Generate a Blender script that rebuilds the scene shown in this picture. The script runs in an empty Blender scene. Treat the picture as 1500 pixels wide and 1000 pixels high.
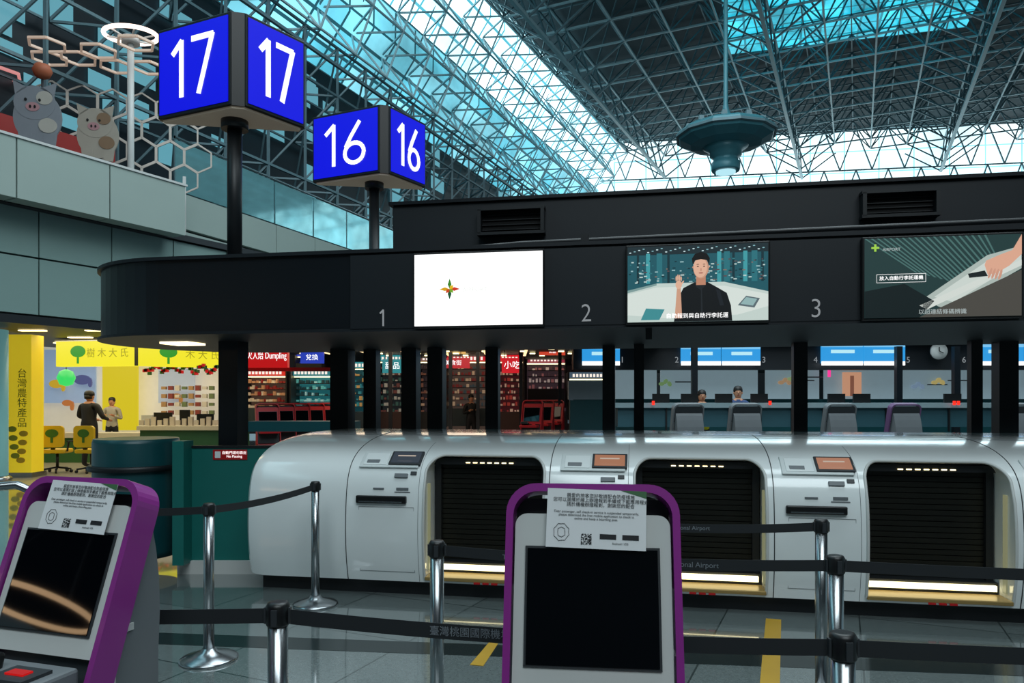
import bpy,bmesh,math,random
from mathutils import Vector,Matrix
random.seed(7)
S=bpy.context.scene
try: S.view_settings.view_transform='Standard'
except Exception: pass
R=math.radians
F=1083.0;H=1.58          # estimated from image pixels: eye height 1.58 m
TH=R(10.0);OY=5.76
def px_to_x(px,Y): return (px-750)*Y/F  # world x from an image pixel column at depth Y
def py_to_z(py,Y): return H-(py-585)*Y/F  # world height from an image pixel row at depth Y
def isl(px,py,V):        # island-frame coordinates (u,v,z) from image pixels
    dx=(px-750)/F
    t=(V+OY*math.cos(TH))/(dx*math.sin(TH)+math.cos(TH))
    return (t*dx*math.cos(TH)-(t-OY)*math.sin(TH),V,H-(py-585)*t/F)
def hexc(h):
    h=h.lstrip('#');o=[]
    for i in (0,2,4):
        v=int(h[i:i+2],16)/255
        o.append(v/12.92 if v<.04045 else ((v+.055)/1.055)**2.4)
    return (*o,1)
# ---------------------------------------------------------------- materials
M={}
def mat(name,col,rough=.5,metal=0,em=None,es=0,var=.08,scale=6,bump=0,coat=0):
    if name in M: return M[name]
    m=bpy.data.materials.new(name);m.use_nodes=True
    nt=m.node_tree;b=nt.nodes['Principled BSDF']
    b.inputs['Roughness'].default_value=rough;b.inputs['Metallic'].default_value=metal
    c=hexc(col)
    tc=nt.nodes.new('ShaderNodeTexCoord');n=nt.nodes.new('ShaderNodeTexNoise')
    n.inputs['Scale'].default_value=scale;n.inputs['Detail'].default_value=4
    nt.links.new(tc.outputs['Object'],n.inputs['Vector'])
    mx=nt.nodes.new('ShaderNodeMix');mx.data_type='RGBA'
    mx.inputs[6].default_value=tuple(x*(1-var) for x in c[:3])+(1,)
    mx.inputs[7].default_value=tuple(min(1,x*(1+var)) for x in c[:3])+(1,)
    nt.links.new(n.outputs['Fac'],mx.inputs[0]);nt.links.new(mx.outputs[2],b.inputs['Base Color'])
    if em:
        b.inputs['Emission Color'].default_value=hexc(em);b.inputs['Emission Strength'].default_value=es
    if coat: b.inputs['Coat Weight'].default_value=coat;b.inputs['Coat Roughness'].default_value=.08
    if bump:
        bp=nt.nodes.new('ShaderNodeBump');bp.inputs['Strength'].default_value=bump
        nt.links.new(n.outputs['Fac'],bp.inputs['Height']);nt.links.new(bp.outputs[0],b.inputs['Normal'])
    M[name]=m;return m
def lit(name,col,s=1.0): return mat(name,'#050505',.4,0,col,s,0)
white=mat('white_enamel','#ebf0f0',.18,coat=.7,var=.02)
white2=mat('light_grey_plastic','#c8cac8',.4,var=.03)
canopy=mat('canopy_black','#0a1118',.36,var=.2,scale=2)
canopy2=mat('canopy_charcoal','#0e151c',.5,var=.2,scale=2)
black=mat('black_plastic','#0b0c0e',.4)
gloss=mat('screen_glass','#04060a',.03)
dark=mat('dark_metal','#13171b',.45)
slatm=mat('shutter_slat','#1f201c',.35,metal=.5,var=.15)
steel=mat('brushed_steel','#a9adb0',.25,metal=1)
grey=mat('grey_plastic','#6f7478',.5)
dgrey=mat('dark_grey_plastic','#2c3034',.5)
purple=mat('magenta_trim','#8a2a86',.35,coat=.3)
teal=mat('teal_laminate','#126a64',.45)
teald=mat('dark_teal','#10464c',.35)
beige=mat('panel_greige','#98a8a2',.6,var=.05,scale=1.5)
beige2=mat('panel_green_grey','#76908c',.6,var=.05,scale=1.5)
redm=mat('red_plastic','#b3141b',.4)
yellow=mat('yellow_paint','#d9b41c',.5)
cream=mat('cream','#cfc6ae',.6)
skin=mat('skin','#c08a6c',.55,var=.05)
hairm=mat('black_hair','#0d0b0a',.5)
truss=mat('truss_grey_blue','#a6c0c6',.4,metal=.1)
trussd=mat('truss_dark','#5d7880',.45,metal=.1)
deck=mat('roof_deck','#2c3d44',.7,var=.4,scale=.4)
darkwall=mat('dark_upper_wall','#131e26',.4,var=.5,scale=.6)
belt=mat('belt_webbing','#1d2125',.7)
beltt=mat('belt_print','#7d838a',.7)
tan=mat('tan_metal','#a58a55',.35,metal=.4)
paper=mat('paper','#e6e7e9',.6,var=.02)
ink=mat('ink','#1c1c20',.6)
floorwarm=mat('mall_floor','#a59b85',.25)
Lwhite=lit('lit_white','#ffffff',1.3)
Lwarm=lit('lit_warm','#ffe9b0',3.0)
Lstrip=lit('lit_strip','#fff0b8',3.0)
Lblue=lit('lit_sign_blue','#0a0ee0',1.0)
Lyel=lit('lit_yellow','#f2e62a',1.0)
Lgreen=lit('lit_green','#2c9a2a',.9)
Lred=lit('lit_red','#c01418',.9)
Lscr=lit('lit_screen_blue','#2f9ae0',1.0)
Lcy=lit('lit_cyan_pale','#b7e9f5',1.0)
Lnum=lit('lit_number_grey','#8a9094',.9)
# ---------------------------------------------------------------- helpers
def link(o,parent=None):
    S.collection.objects.link(o)
    if parent: o.parent=parent
    return o
def empty(name,loc=(0,0,0),rz=0,parent=None,rot=None):
    o=bpy.data.objects.new(name,None);o.location=loc
    o.rotation_euler=rot if rot else (0,0,rz);o.empty_display_size=.1
    return link(o,parent)
def fromdata(name,vs,fs,m,parent=None,loc=(0,0,0),rot=(0,0,0),smooth=False):
    me=bpy.data.meshes.new(name);me.from_pydata([tuple(v) for v in vs],[],fs)
    if isinstance(m,(list,tuple)):
        for x in m: me.materials.append(x)
    else: me.materials.append(m)
    bm=bmesh.new();bm.from_mesh(me);bmesh.ops.recalc_face_normals(bm,faces=bm.faces);bm.to_mesh(me);bm.free()
    if smooth:
        for p in me.polygons:p.use_smooth=True
    o=bpy.data.objects.new(name,me);o.location=loc;o.rotation_euler=rot
    return link(o,parent)
def box(parent,name,c,s,m,rot=(0,0,0),bev=0):
    bm=bmesh.new();bmesh.ops.create_cube(bm,size=1)
    for v in bm.verts: v.co=Vector((v.co.x*s[0],v.co.y*s[1],v.co.z*s[2]))
    if bev: bmesh.ops.bevel(bm,geom=list(bm.edges),offset=bev,segments=2,affect='EDGES',profile=.5)
    me=bpy.data.meshes.new(name);bm.to_mesh(me);bm.free();me.materials.append(m)
    o=bpy.data.objects.new(name,me);o.location=c;o.rotation_euler=rot
    return link(o,parent)
def boxes(parent,name,lst,m):
    vs=[];fs=[]
    for (c,s) in lst:
        b=len(vs)
        for dz in(-.5,.5):
            for dx,dy in((-.5,-.5),(.5,-.5),(.5,.5),(-.5,.5)): vs.append((c[0]+dx*s[0],c[1]+dy*s[1],c[2]+dz*s[2]))
        fs+=[(b,b+3,b+2,b+1),(b+4,b+5,b+6,b+7)]+[(b+i,b+(i+1)%4,b+4+(i+1)%4,b+4+i) for i in range(4)]
    return fromdata(name,vs,fs,m,parent)
def lathe(parent,name,prof,m,loc=(0,0,0),n=32,rot=(0,0,0),smooth=True):
    vs=[];fs=[]
    for r,z in prof:
        for i in range(n):
            a=2*math.pi*i/n;vs.append((r*math.cos(a),r*math.sin(a),z))
    k=len(prof)
    for j in range(k-1):
        for i in range(n):
            fs.append((j*n+i,j*n+(i+1)%n,(j+1)*n+(i+1)%n,(j+1)*n+i))
    fs.append(tuple(range(n))[::-1]);fs.append(tuple((k-1)*n+i for i in range(n)))
    o=fromdata(name,vs,fs,m,parent,loc,rot)
    if smooth:
        for p in o.data.polygons:
            if len(p.vertices)==4:p.use_smooth=True
    return o
def cyl(parent,name,loc,r,h,m,n=24,rot=(0,0,0)):   # base at loc
    return lathe(parent,name,[(r,0),(r,h)],m,loc,n,rot)
def extr(parent,name,pts,ax,a,b,m,loc=(0,0,0),rot=(0,0,0)):
    def mk(p,t):
        return {'x':(t,p[0],p[1]),'y':(p[0],t,p[1]),'z':(p[0],p[1],t)}[ax]
    n=len(pts);vs=[mk(p,a) for p in pts]+[mk(p,b) for p in pts]
    fs=[tuple(range(n)),tuple(range(2*n-1,n-1,-1))]+[(i,(i+1)%n,n+(i+1)%n,n+i) for i in range(n)]
    return fromdata(name,vs,fs,m,parent,loc,rot)
def poly(parent,name,pts,y,m,th=.002): return extr(parent,name,pts,'y',y,y+th,m)
def ell(cx,cz,rx,rz,n=24,a0=0,a1=360,tilt=0):
    o=[]
    for i in range(n):
        a=R(a0+(a1-a0)*i/(n if a1-a0==360 else n-1));x=rx*math.cos(a);z=rz*math.sin(a)
        o.append((cx+x*math.cos(tilt)-z*math.sin(tilt),cz+x*math.sin(tilt)+z*math.cos(tilt)))
    return o
def rrect(x0,z0,x1,z1,r,top_only=False,n=6):
    p=[]
    def arc(cx,cz,a):
        for i in range(n+1):
            t=R(a+90*i/n);p.append((cx+r*math.cos(t),cz+r*math.sin(t)))
    arc(x1-r,z1-r,0);arc(x0+r,z1-r,90)
    if top_only: p.extend([(x0,z0),(x1,z0)])
    else: arc(x0+r,z0+r,180);arc(x1-r,z0+r,270)
    return p
def bars(name,segs,r,m,parent=None,n=4):
    vs=[];fs=[]
    for A,B in segs:
        A=Vector(A);B=Vector(B);d=B-A
        if d.length<1e-4: continue
        d.normalize();u=d.cross(Vector((0,0,1)))
        if u.length<.05:u=d.cross(Vector((1,0,0)))
        u.normalize();w=d.cross(u);b=len(vs)
        for P in(A,B):
            for i in range(n):
                a=2*math.pi*i/n+.78;vs.append(P+u*(r*math.cos(a))+w*(r*math.sin(a)))
        fs+=[(b+i,b+(i+1)%n,b+n+(i+1)%n,b+n+i) for i in range(n)]
        fs+=[tuple(b+i for i in range(n)),tuple(b+n+i for i in range(n))]
    return fromdata(name,vs,fs,m,parent)
def text(parent,name,s,loc,size,m,rot=(math.pi/2,0,0),al='CENTER',ext=.001,bold=0,sx=1):
    cu=bpy.data.curves.new(name,'FONT');cu.body=s;cu.size=size;cu.align_x=al;cu.align_y='CENTER'
    cu.extrude=ext;cu.offset=bold;cu.materials.append(m);cu.space_line=1.0
    o=bpy.data.objects.new(name,cu);o.location=loc;o.rotation_euler=rot;o.scale=(sx,1,1)
    return link(o,parent)
def tube(parent,name,pts,r,m,cyc=False):
    cu=bpy.data.curves.new(name,'CURVE');cu.dimensions='3D';cu.bevel_depth=r;cu.bevel_resolution=3
    sp=cu.splines.new('POLY');sp.points.add(len(pts)-1)
    for i,p in enumerate(pts): sp.points[i].co=(*p,1)
    sp.use_cyclic_u=cyc;cu.materials.append(m)
    return link(bpy.data.objects.new(name,cu),parent)
def strokes(parent,name,s,cx,y,cz,h,m,wt=.055,sx=1.0):
    """sans-serif numerals drawn as flat ribbons in the x-z plane"""
    G={'1':([[(.0,.80),(.20,1.0),(.20,0)]],.26),'7':([[(0,1.0),(.46,1.0),(.15,0)]],.46),
       '6':([[(.38,1.0),(.17,.66),(.05,.42)],[(.26+.235*math.cos(R(a)),.245+.245*math.sin(R(a))) for a in range(0,361,15)]],.50)}
    tot=sum(G[c][1] for c in s)+.20*(len(s)-1);x=-tot/2;vs=[];fs=[];lay=0
    for c in s:
        for line in G[c][0]:
            P_=[Vector(((x+p[0])*h*sx,(p[1]-.5)*h)) for p in line]
            for a,b in zip(P_,P_[1:]):
                d=(b-a).normalized();q=Vector((-d.y,d.x))*wt*h;e=d*wt*h*.45;k=len(vs);yy=y-.0002*lay;lay+=1
                for p in(a-e+q,b+e+q,b+e-q,a-e-q): vs.append((cx+p.x,yy,cz+p.y))
                for p in(a-e+q,b+e+q,b+e-q,a-e-q): vs.append((cx+p.x,yy+.004,cz+p.y))
                fs+=[(k,k+1,k+2,k+3),(k+7,k+6,k+5,k+4)]+[(k+i,k+(i+1)%4,k+4+(i+1)%4,k+4+i) for i in range(4)]
        x+=G[c][1]+.20
    return fromdata(name,vs,fs,m,parent)
def bake(o):
    dg=bpy.context.evaluated_depsgraph_get();dg.update()
    me=bpy.data.meshes.new_from_object(o.evaluated_get(dg));o.modifiers.clear();o.data=me;return o
# ---------------------------------------------------------------- floor
def floor_mat():
    m=bpy.data.materials.new('granite_tile');m.use_nodes=True;nt=m.node_tree;b=nt.nodes['Principled BSDF']
    tc=nt.nodes.new('ShaderNodeTexCoord');mp=nt.nodes.new('ShaderNodeMapping')
    mp.inputs['Rotation'].default_value=(0,0,R(24))
    nt.links.new(tc.outputs['Object'],mp.inputs[0])
    br=nt.nodes.new('ShaderNodeTexBrick');br.offset=0;br.inputs['Scale'].default_value=1
    br.inputs['Brick Width'].default_value=.9;br.inputs['Row Height'].default_value=.9;br.inputs['Mortar Size'].default_value=.006
    br.inputs['Color1'].default_value=hexc('#677070');br.inputs['Color2'].default_value=hexc('#5c6565');br.inputs['Mortar'].default_value=hexc('#384040')
    nt.links.new(mp.outputs[0],br.inputs['Vector'])
    n=nt.nodes.new('ShaderNodeTexNoise');n.inputs['Scale'].default_value=70;n.inputs['Detail'].default_value=3
    nt.links.new(tc.outputs['Object'],n.inputs['Vector'])
    cr=nt.nodes.new('ShaderNodeMapRange');cr.inputs[3].default_value=.6;cr.inputs[4].default_value=1.4
    nt.links.new(n.outputs['Fac'],cr.inputs[0])
    mx=nt.nodes.new('ShaderNodeMix');mx.data_type='RGBA';mx.blend_type='MULTIPLY';mx.inputs[0].default_value=1
    nt.links.new(br.outputs['Color'],mx.inputs[6]);nt.links.new(cr.outputs[0],mx.inputs[7])
    nt.links.new(mx.outputs[2],b.inputs['Base Color']);b.inputs['Roughness'].default_value=.10
    b.inputs['Coat Weight'].default_value=.9;b.inputs['Coat Roughness'].default_value=.03
    return m
box(None,'floor',(5,22,-.05),(80,74,.1),floor_mat())
fl=empty('floor_marking')
ym=mat('yellow_floor_tape','#b08a2a',.5)
extr(fl,'yellow_line',[(1.93,5.30),(1.83,5.33),(1.30,3.9),(1.40,3.87)],'z',.001,.004,ym)
extr(fl,'yellow_line_short',[(-.09,4.78),(-.15,4.80),(-.25,4.40),(-.17,4.38)],'z',.001,.004,ym)
dk=mat('dark_tile_band','#222a2b',.12)
extr(fl,'dark_band',[(-4.6,5.25),(6,4.1),(6,3.9),(-4.6,5.02)],'z',.0005,.0015,dk)
# ---------------------------------------------------------------- bag drop island
I=empty('self_bag_drop_island',(0,OY,0),-TH)
P=[(.03,.12),(-.01,.28),(-.03,.5),(-.02,.75),(.015,.93),(.075,1.035),(.17,1.11),(.31,1.17),(.52,1.22),(.8,1.255),(1.1,1.27)]
def chaik(p):
    o=[p[0]]
    for a,b in zip(p,p[1:]): o+=[(a[0]*.75+b[0]*.25,a[1]*.75+b[1]*.25),(a[0]*.25+b[0]*.75,a[1]*.25+b[1]*.75)]
    return o+[p[-1]]
Pf=chaik(chaik(P))
def vof(z):
    for a,b in zip(Pf,Pf[1:]):
        if a[1]<=z<=b[1]: return a[0]+(b[0]-a[0])*(z-a[1])/(b[1]-a[1]+1e-9)
    return Pf[0][0] if z<.2 else Pf[-1][0]
prof=Pf+[(1.85,1.27),(1.93,1.2),(1.95,.12)]
secs=[(-2.26,.90),(-2.25,.94),(-2.22,.975),(-2.17,.992),(-2.1,1.0),(5.9,1.0)]
vs=[];n=len(prof)
for u,s in secs:
    for v,z in prof: vs.append((u,.95+(v-.95)*s,.6+(z-.6)*s if s<1 else z))
fs=[tuple(range(n)),tuple((len(secs)-1)*n+i for i in range(n))]
for j in range(len(secs)-1):
    for i in range(n): fs.append((j*n+i,j*n+(i+1)%n,(j+1)*n+(i+1)%n,(j+1)*n+i))
body=fromdata('white_shell',vs,fs,white,I)
SK=[-1.31+1.65*k for k in range(4)]
for k,s in enumerate(SK):
    c=extr(I,'cut',rrect(s+.6,.155,s+1.56,1.125,.13,True,8),'y',-.5,.42,white)
    md=body.modifiers.new('b','BOOLEAN');md.operation='DIFFERENCE';md.object=c;md.solver='EXACT'
bake(body)
for o in [o for o in bpy.data.objects if o.name.startswith('cut')]: bpy.data.objects.remove(o)
bpy.context.view_layer.objects.active=body;body.select_set(True)
try: bpy.ops.object.shade_smooth_by_angle(angle=R(25))
except Exception: pass
body.select_set(False)
box(I,'kick_plate',(1.85,.98,.06),(8.0,1.75,.12),dark)
for i,u in enumerate([-1.36,.29,1.95,3.6]):
    tube(I,'seam_%d'%i,[(u,v-.001,z) for v,z in Pf],.0035,dgrey)
for i,u in enumerate([-.72,.93,2.58]):
    tube(I,'cluster_reveal_%d'%i,[(u-.035,v-.0005,z) for v,z in Pf if z<1.22],.0018,grey)
tube(I,'top_joint',[(-2.05,.82,1.258),(5.8,.82,1.258)],.002,grey)
for k,s in enumerate(SK):
    a,b=s+.6,s+1.56
    out=rrect(a,.155,b,1.125,.13,True,8);out=[out[-1]]+out[:-1]
    dense=[]
    for p,q in zip(out,out[1:]):
        for i in range(6): dense.append((p[0]+(q[0]-p[0])*i/6,p[1]+(q[1]-p[1])*i/6))
    dense.append(out[-1])
    tube(I,'bay_trim_%d'%k,[(x,vof(z)-.004,z) for x,z in dense],.011,white2)
    sl=[]
    z=.27
    while z<1.05:
        sl.append(((s+1.08,.335,z),(.86,.012,.036)));z+=.042
    boxes(I,'shutter_slats_%d'%k,sl,slatm)
    box(I,'shutter_back_%d'%k,(s+1.08,.38,.62),(.94,.04,.93),black)
    boxes(I,'shutter_frame_%d'%k,[((s+.635,.33,.62),(.05,.08,.93)),((s+1.525,.33,.62),(.05,.08,.93)),((s+1.08,.31,1.07),(.94,.12,.05))],dark)
    boxes(I,'bay_led_%d'%k,[((s+.9+.06*i,.245,1.062),(.035,.01,.008)) for i in range(7)],Lwarm)
    box(I,'light_strip_%d'%k,(s+1.08,.20,.212),(.90,.03,.04),Lstrip)
    box(I,'strip_housing_%d'%k,(s+1.08,.275,.205),(.94,.12,.09),dark)
    box(I,'conveyor_sill_%d'%k,(s+1.08,.1,.155),(.955,.2,.03),tan,bev=.006)
    boxes(I,'sill_marks_%d'%k,[((s+1.08+d,-.003,.135),(.05,.012,.012)) for d in(-.05,.02,.09)],redm)
    boxes(I,'side_wall_glow_%d'%k,[((s+.606,.12,.55),(.01,.05,.7)),((s+1.553,.12,.55),(.01,.05,.7))],lit('side_glow','#b8ba90',.4))  # glow on the bay's side walls, put in as thin emissive boxes
    def sh(name,u,zc,w,h,th,m,bev=.004,off=0):
        v=vof(zc);z0=vof(zc-.03);ang=math.atan2(vof(zc+.03)-z0,.06)
        return box(I,name,(u,v-off*math.cos(ang),zc+off*math.sin(ang)),(w,th,h),m,rot=(-ang,0,0),bev=bev)
    sh('cluster_plate_%d'%k,s+.28,1.085,.50,.20,.012,mat('cluster_plate','#d4dada',.35),.004,.002)
    sh('reader_recess_%d'%k,s+.16,1.085,.20,.15,.012,white,.004,.008)
    sh('reader_pad_%d'%k,s+.14,1.062,.11,.045,.012,grey,.003,.012)
    sh('screen_bezel_%d'%k,s+.41,1.09,.27,.17,.02,dgrey,.005,.010)
    sh('touch_screen_%d'%k,s+.41,1.09,.235,.135,.008,[lit('ui_dim','#39424e',.8),lit('ui_orange','#b0785a',.8),lit('ui_orange2','#b88268',.8),lit('ui_dim2','#50483c',.6)][k],.001,.018)
    sh('ui_text_%d'%k,s+.41,1.10,.15,.012,.004,lit('uit','#d8c8b8',.7),0,.023)
    sh('ui_text_b%d'%k,s+.41,1.06,.12,.008,.004,lit('uit','#d8c8b8',.7),0,.023)
    sh('keypad_%d'%k,s+.40,.965,.11,.035,.02,grey,.003,.006)
    sh('badge_%d'%k,s+.50,.985,.05,.03,.01,dgrey,.001,.004)
    boxes(I,'label_%d'%k,[((s+.22,vof(.86)-.003,.865),(.09,.01,.012)),((s+.42,vof(.86)-.003,.865),(.1,.01,.02)),((s+.42,vof(.86)-.003,.84),(.13,.01,.008))],grey)
    box(I,'ticket_slot_%d'%k,(s+.25,-.025,.78),(.42,.035,.06),black,bev=.008)
    box(I,'ticket_slot_lip_%d'%k,(s+.25,-.045,.765),(.36,.02,.008),steel)
    tube(I,'access_panel_%d'%k,[(s+.06,vof(.72)-.002,.72),(s+.52,vof(.72)-.002,.72),(s+.52,vof(.2)-.002,.2),(s+.06,vof(.2)-.002,.2)],.002,grey,True)
# ---------------------------------------------------------------- canopy
C=empty('overhead_canopy',(0,OY,0),-TH)
pl=[(6.2,.2),(6.2,2.6)]+[(-3.2+1.2*math.cos(R(a)),1.4+1.2*math.sin(R(a))) for a in range(90,271,6)]
extr(C,'fascia_body',pl,'z',2.17,2.80,canopy)
pl2=[(6.2,.17),(6.2,2.63)]+[(-3.2+1.23*math.cos(R(a)),1.4+1.23*math.sin(R(a))) for a in range(90,271,6)]
extr(C,'top_lip',pl2,'z',2.80,2.83,canopy2)
extr(C,'bottom_lip',pl2,'z',2.145,2.17,canopy2)
box(C,'sign_backing',(2.4,.185,2.47),(7.6,.03,.62),canopy2)
box(C,'upper_tier',(2.45,1.5,3.09),(7.4,1.4,.52),canopy2,bev=.01)
box(C,'upper_tier_cap',(2.45,1.5,3.365),(7.46,1.46,.03),canopy)
for i,(a,b,t,bt) in enumerate([(703,795,308,340),(1265,1372,283,314)]):
    p=isl(a,t,.74);q=isl(b,bt,.74)
    cx=(p[0]+q[0])/2;cz=(p[2]+q[2])/2;w=q[0]-p[0];h=p[2]-q[2]
    boxes(C,'air_vent_frame_%d'%i,[((cx,.75,cz+h/2),(w+.04,.1,.025)),((cx,.75,cz-h/2),(w+.04,.1,.025)),((cx-w/2,.75,cz),(.03,.1,h)),((cx+w/2,.75,cz),(.03,.1,h))]+[((cx,.78,cz-h/2+h*j/5),(w,.03,.006)) for j in range(1,5)],dark)
    box(C,'air_vent_hole_%d'%i,(cx,.79,cz),(w,.02,h),mat('void','#020203',.9))
tube(C,'cable_conduit',[(-1.2,.55,2.85),(0,.5,2.9),(2,.5,2.92),(5.8,.5,2.95)],.02,dark)
boxes(C,'cctv_mount',[((.55,.22,2.86),(.06,.06,.06)),((1.05,.3,2.10),(.05,.05,.09))],dark)
strokes(C,'bay_number_1','1',-1.12,.163,2.255,.13,Lnum,.05)
for sx,t in((.565,'2'),(2.28,'3'),(3.98,'4')):
    text(C,'bay_number_'+t,t,(sx,.165,2.255),.20,Lnum,sx=.9,bold=-.002)
cols=[(342,1.0,.20),(502,2.2,.21),(545,2.35,.15),(602,2.2,.17),(640,2.2,.17),(722,2.2,.14),(892,2.2,.13),(936,2.03,.10),(1171,2.1,.13),(1428,2.1,.10),(1472,2.3,.17)]
for i,(px,V,w) in enumerate(cols):
    u=isl(px,600,V)[0];box(C,'column_%d'%i,(u,V,1.075),(w,w,2.15),canopy)
box(C,'end_downlight',(-3.5,1.0,2.135),(.3,.3,.02),Lwarm)
IMW=Matrix.Translation((0,OY,0))@Matrix.Rotation(-TH,4,'Z')
def display(cx):
    D=empty('wall_display',tuple(IMW@Vector((cx,.13,2.17))),-TH)
    box(D,'housing',(0,.01,.295),(1.07,.05,.61),black,bev=.006);return D
y0=-.018
D=display(-.30)
poly(D,'picture',[(-.525,.005),(.525,.005),(.525,.585),(-.525,.585)],y0,Lwhite)
for i,(a,cc) in enumerate([(0,'#d83a20'),(90,'#3f8a2c'),(180,'#e0a818'),(270,'#1f5a34'),(45,'#e8c020'),(225,'#d04a20'),(315,'#7ab030')]):
    l=.085 if i<4 else .045;t=R(a);w=.016
    pts=[(-.23,.30),(-.23+l*.45*math.cos(t)-w*math.sin(t),.30+l*.45*math.sin(t)+w*math.cos(t)),(-.23+l*math.cos(t),.30+l*math.sin(t)),(-.23+l*.45*math.cos(t)+w*math.sin(t),.30+l*.45*math.sin(t)-w*math.cos(t))]
    poly(D,'logo_petal_%d'%i,pts,y0-.002-.0006*i,lit('logo%d'%i,cc,.9),.0005)
text(D,'logo_text','AIRPORT',(-.02,y0-.003,.29),.05,lit('faint','#e2e6e2',1.05))
D=display(1.408)
X0,X1=-.52,.52
poly(D,'picture',[(X0,.005),(X1,.005),(X1,.585),(X0,.585)],y0,lit('s2bg','#1f5560',1))
def sp(nm,pts,c,lay,st=1.0): poly(D,nm,pts,y0-.0015*lay,lit('c'+c.strip('#'),c,st),.001)
sp('ceil',[(X0,.52),(X1,.52),(X1,.585),(X0,.585)],'#1a2a30',1)
for i in range(30):
    x=X0+.02+i*.034;sp('lamp%d'%i,ell(x,.54+(i%4)*.009,.009,.004,8),('#cfe8ec','#7fb0b8')[i%2],2)
for i,x in enumerate((-.45,-.38,-.30,-.22,.15,.20,.26,.34,.40,.47)): sp('pillar%d'%i,[(x,.3),(x+.018+.012*(i%3),.3),(x+.018+.012*(i%3),.53),(x,.53)],('#123038','#3f98a0','#2a6e78')[i%3],2)
for i in range(150):
    x=X0+.005+random.random()*1.01;z=.3+random.random()*.17;w_=.008+random.random()*.02
    sp('bokeh%d'%i,[(x,z),(x+w_,z),(x+w_,z+.009),(x,z+.009)],random.choice(['#8fb4b8','#b7ccc8','#2f7078','#56464a','#123038','#3a5a60','#7a6a60']),2+.003*i)
sp('counter',[(X0,.005),(X1,.005),(X1,.22),(.2,.30),(-.3,.30),(X0,.25)],'#c0cfc9',3)
sp('counter_light',[(X0,.06),(-.2,.03),(.3,.05),(X1,.11),(X1,.2),(.2,.27),(-.3,.27),(X0,.22)],'#d3ddd7',3.2)
sp('counter_shadow',[(X0,.25),(-.3,.30),(-.3,.285),(X0,.23)],'#7c9a98',3.4)
sp('tablet1',[(-.42,.02),(-.28,.02),(-.24,.10),(-.38,.11)],'#3f8a90',4)
sp('tablet2',[(.30,.12),(.42,.10),(.46,.17),(.36,.19)],'#5a6a70',4);sp('tablet2_in',[(.32,.13),(.41,.115),(.44,.165),(.36,.18)],'#8fb0b0',4.4)
sp('shirt',[(-.17,.005),(.26,.005),(.25,.12),(.22,.215),(.14,.265),(.08,.30),(-.02,.30),(-.10,.26),(-.15,.16)],'#0e1114',5)
sp('shirt_fold',[(.03,.01),(.045,.01),(.038,.25),(.03,.25)],'#1e2328',5.3);sp('shirt_hi',[(.17,.12),(.20,.12),(.17,.235),(.14,.245)],'#1a1f25',5.3)
sp('collar',[(-.02,.30),(.08,.30),(.05,.26),(.03,.24),(.0,.26)],'#1c2024',5.5)
sp('neck',[(-.005,.28),(.065,.28),(.065,.35),(-.005,.35)],'#b98268',6)
sp('ears',ell(.03,.415,.066,.02,12),'#c08a70',6)
sp('face_shade',ell(.03,.41,.057,.081,24),'#c4957c',7)
sp('face',ell(.025,.412,.050,.076,24),'#dcae94',7.4)
sp('hair',[(-.03,.43),(-.037,.48),(-.015,.515),(.03,.53),(.075,.515),(.095,.48),(.09,.43),(.078,.465),(.03,.475),(-.015,.465)],'#0c0a0a',8)
for i,x in enumerate((.007,.053)):
    sp('eye%d'%i,ell(x,.42,.008,.004,8),'#201512',8);sp('brow%d'%i,ell(x,.436,.011,.0025,8),'#2a1c18',8)
sp('nose',ell(.03,.395,.006,.014,8),'#c48f78',8)
sp('mouth',ell(.03,.37,.018,.004,10),'#9c4f48',8)
sp('forearm',[(-.165,.03),(-.11,.03),(-.12,.26),(-.148,.26)],'#c99a80',6)
sp('palm',ell(-.135,.285,.024,.032,14),'#dcae94',7)
for i,(dx,l) in enumerate([(-.018,.045),(-.006,.055),(.006,.052),(.018,.04)]): sp('finger%d'%i,ell(-.135+dx,.31+l/2,.0055,l/2,10),'#dcae94',8)
sp('thumb',ell(-.107,.30,.006,.02,10,tilt=-.6),'#dcae94',8)
text(D,'subtitle','自助報到與自助行李託運',(.0,y0-.016,.045),.042,Lwhite)
D=display(3.124)
poly(D,'picture',[(X0,.005),(X1,.005),(X1,.585),(X0,.585)],y0,lit('s3bg','#223a3a',1))
for i in range(20):
    x=X0+i*.042;sp('stripe%d'%i,[(x,.585),(x+.014,.585),(min(X1,x+.36),.33-.013*i),(min(X1,x+.345),.33-.013*i)],'#476c69',1)
sp('machine',[(-.15,.005),(.52,.33),(.52,.005)],'#4a4843',3)
sp('bright',[(-.12,.14),(.30,.44),(.52,.50),(.52,.34),(.05,.06),(-.02,.08)],'#a9b6b0',2);sp('bright2',[(-.05,.15),(.33,.42),(.52,.47),(.52,.39),(.08,.11)],'#c8d2cc',2.5)
sp('edge',[(-.15,.09),(.52,.40),(.52,.36),(-.10,.06)],'#cfd6d0',4)
sp('shade',[(X0,.005),(-.15,.005),(-.05,.12),(-.25,.25),(X0,.2)],'#101c1e',4)
sp('hand',[(.30,.30),(.36,.31),(.44,.36),(.52,.44),(.52,.58),(.46,.47),(.38,.44),(.29,.40),(.28,.37)],'#d8a58c',5)
for i in range(4): sp('hf%d'%i,ell(.315+i*.022,.30-i*.004+.01,.009,.04,10,tilt=-.3),'#c99680',6)
sp('tag',[(.18,.28),(.30,.29),(.28,.33),(.17,.31)],'#1a2224',6)
text(D,'caption','放入自動行李託運機',(-.275,y0-.014,.29),.033,Lwhite)
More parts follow.
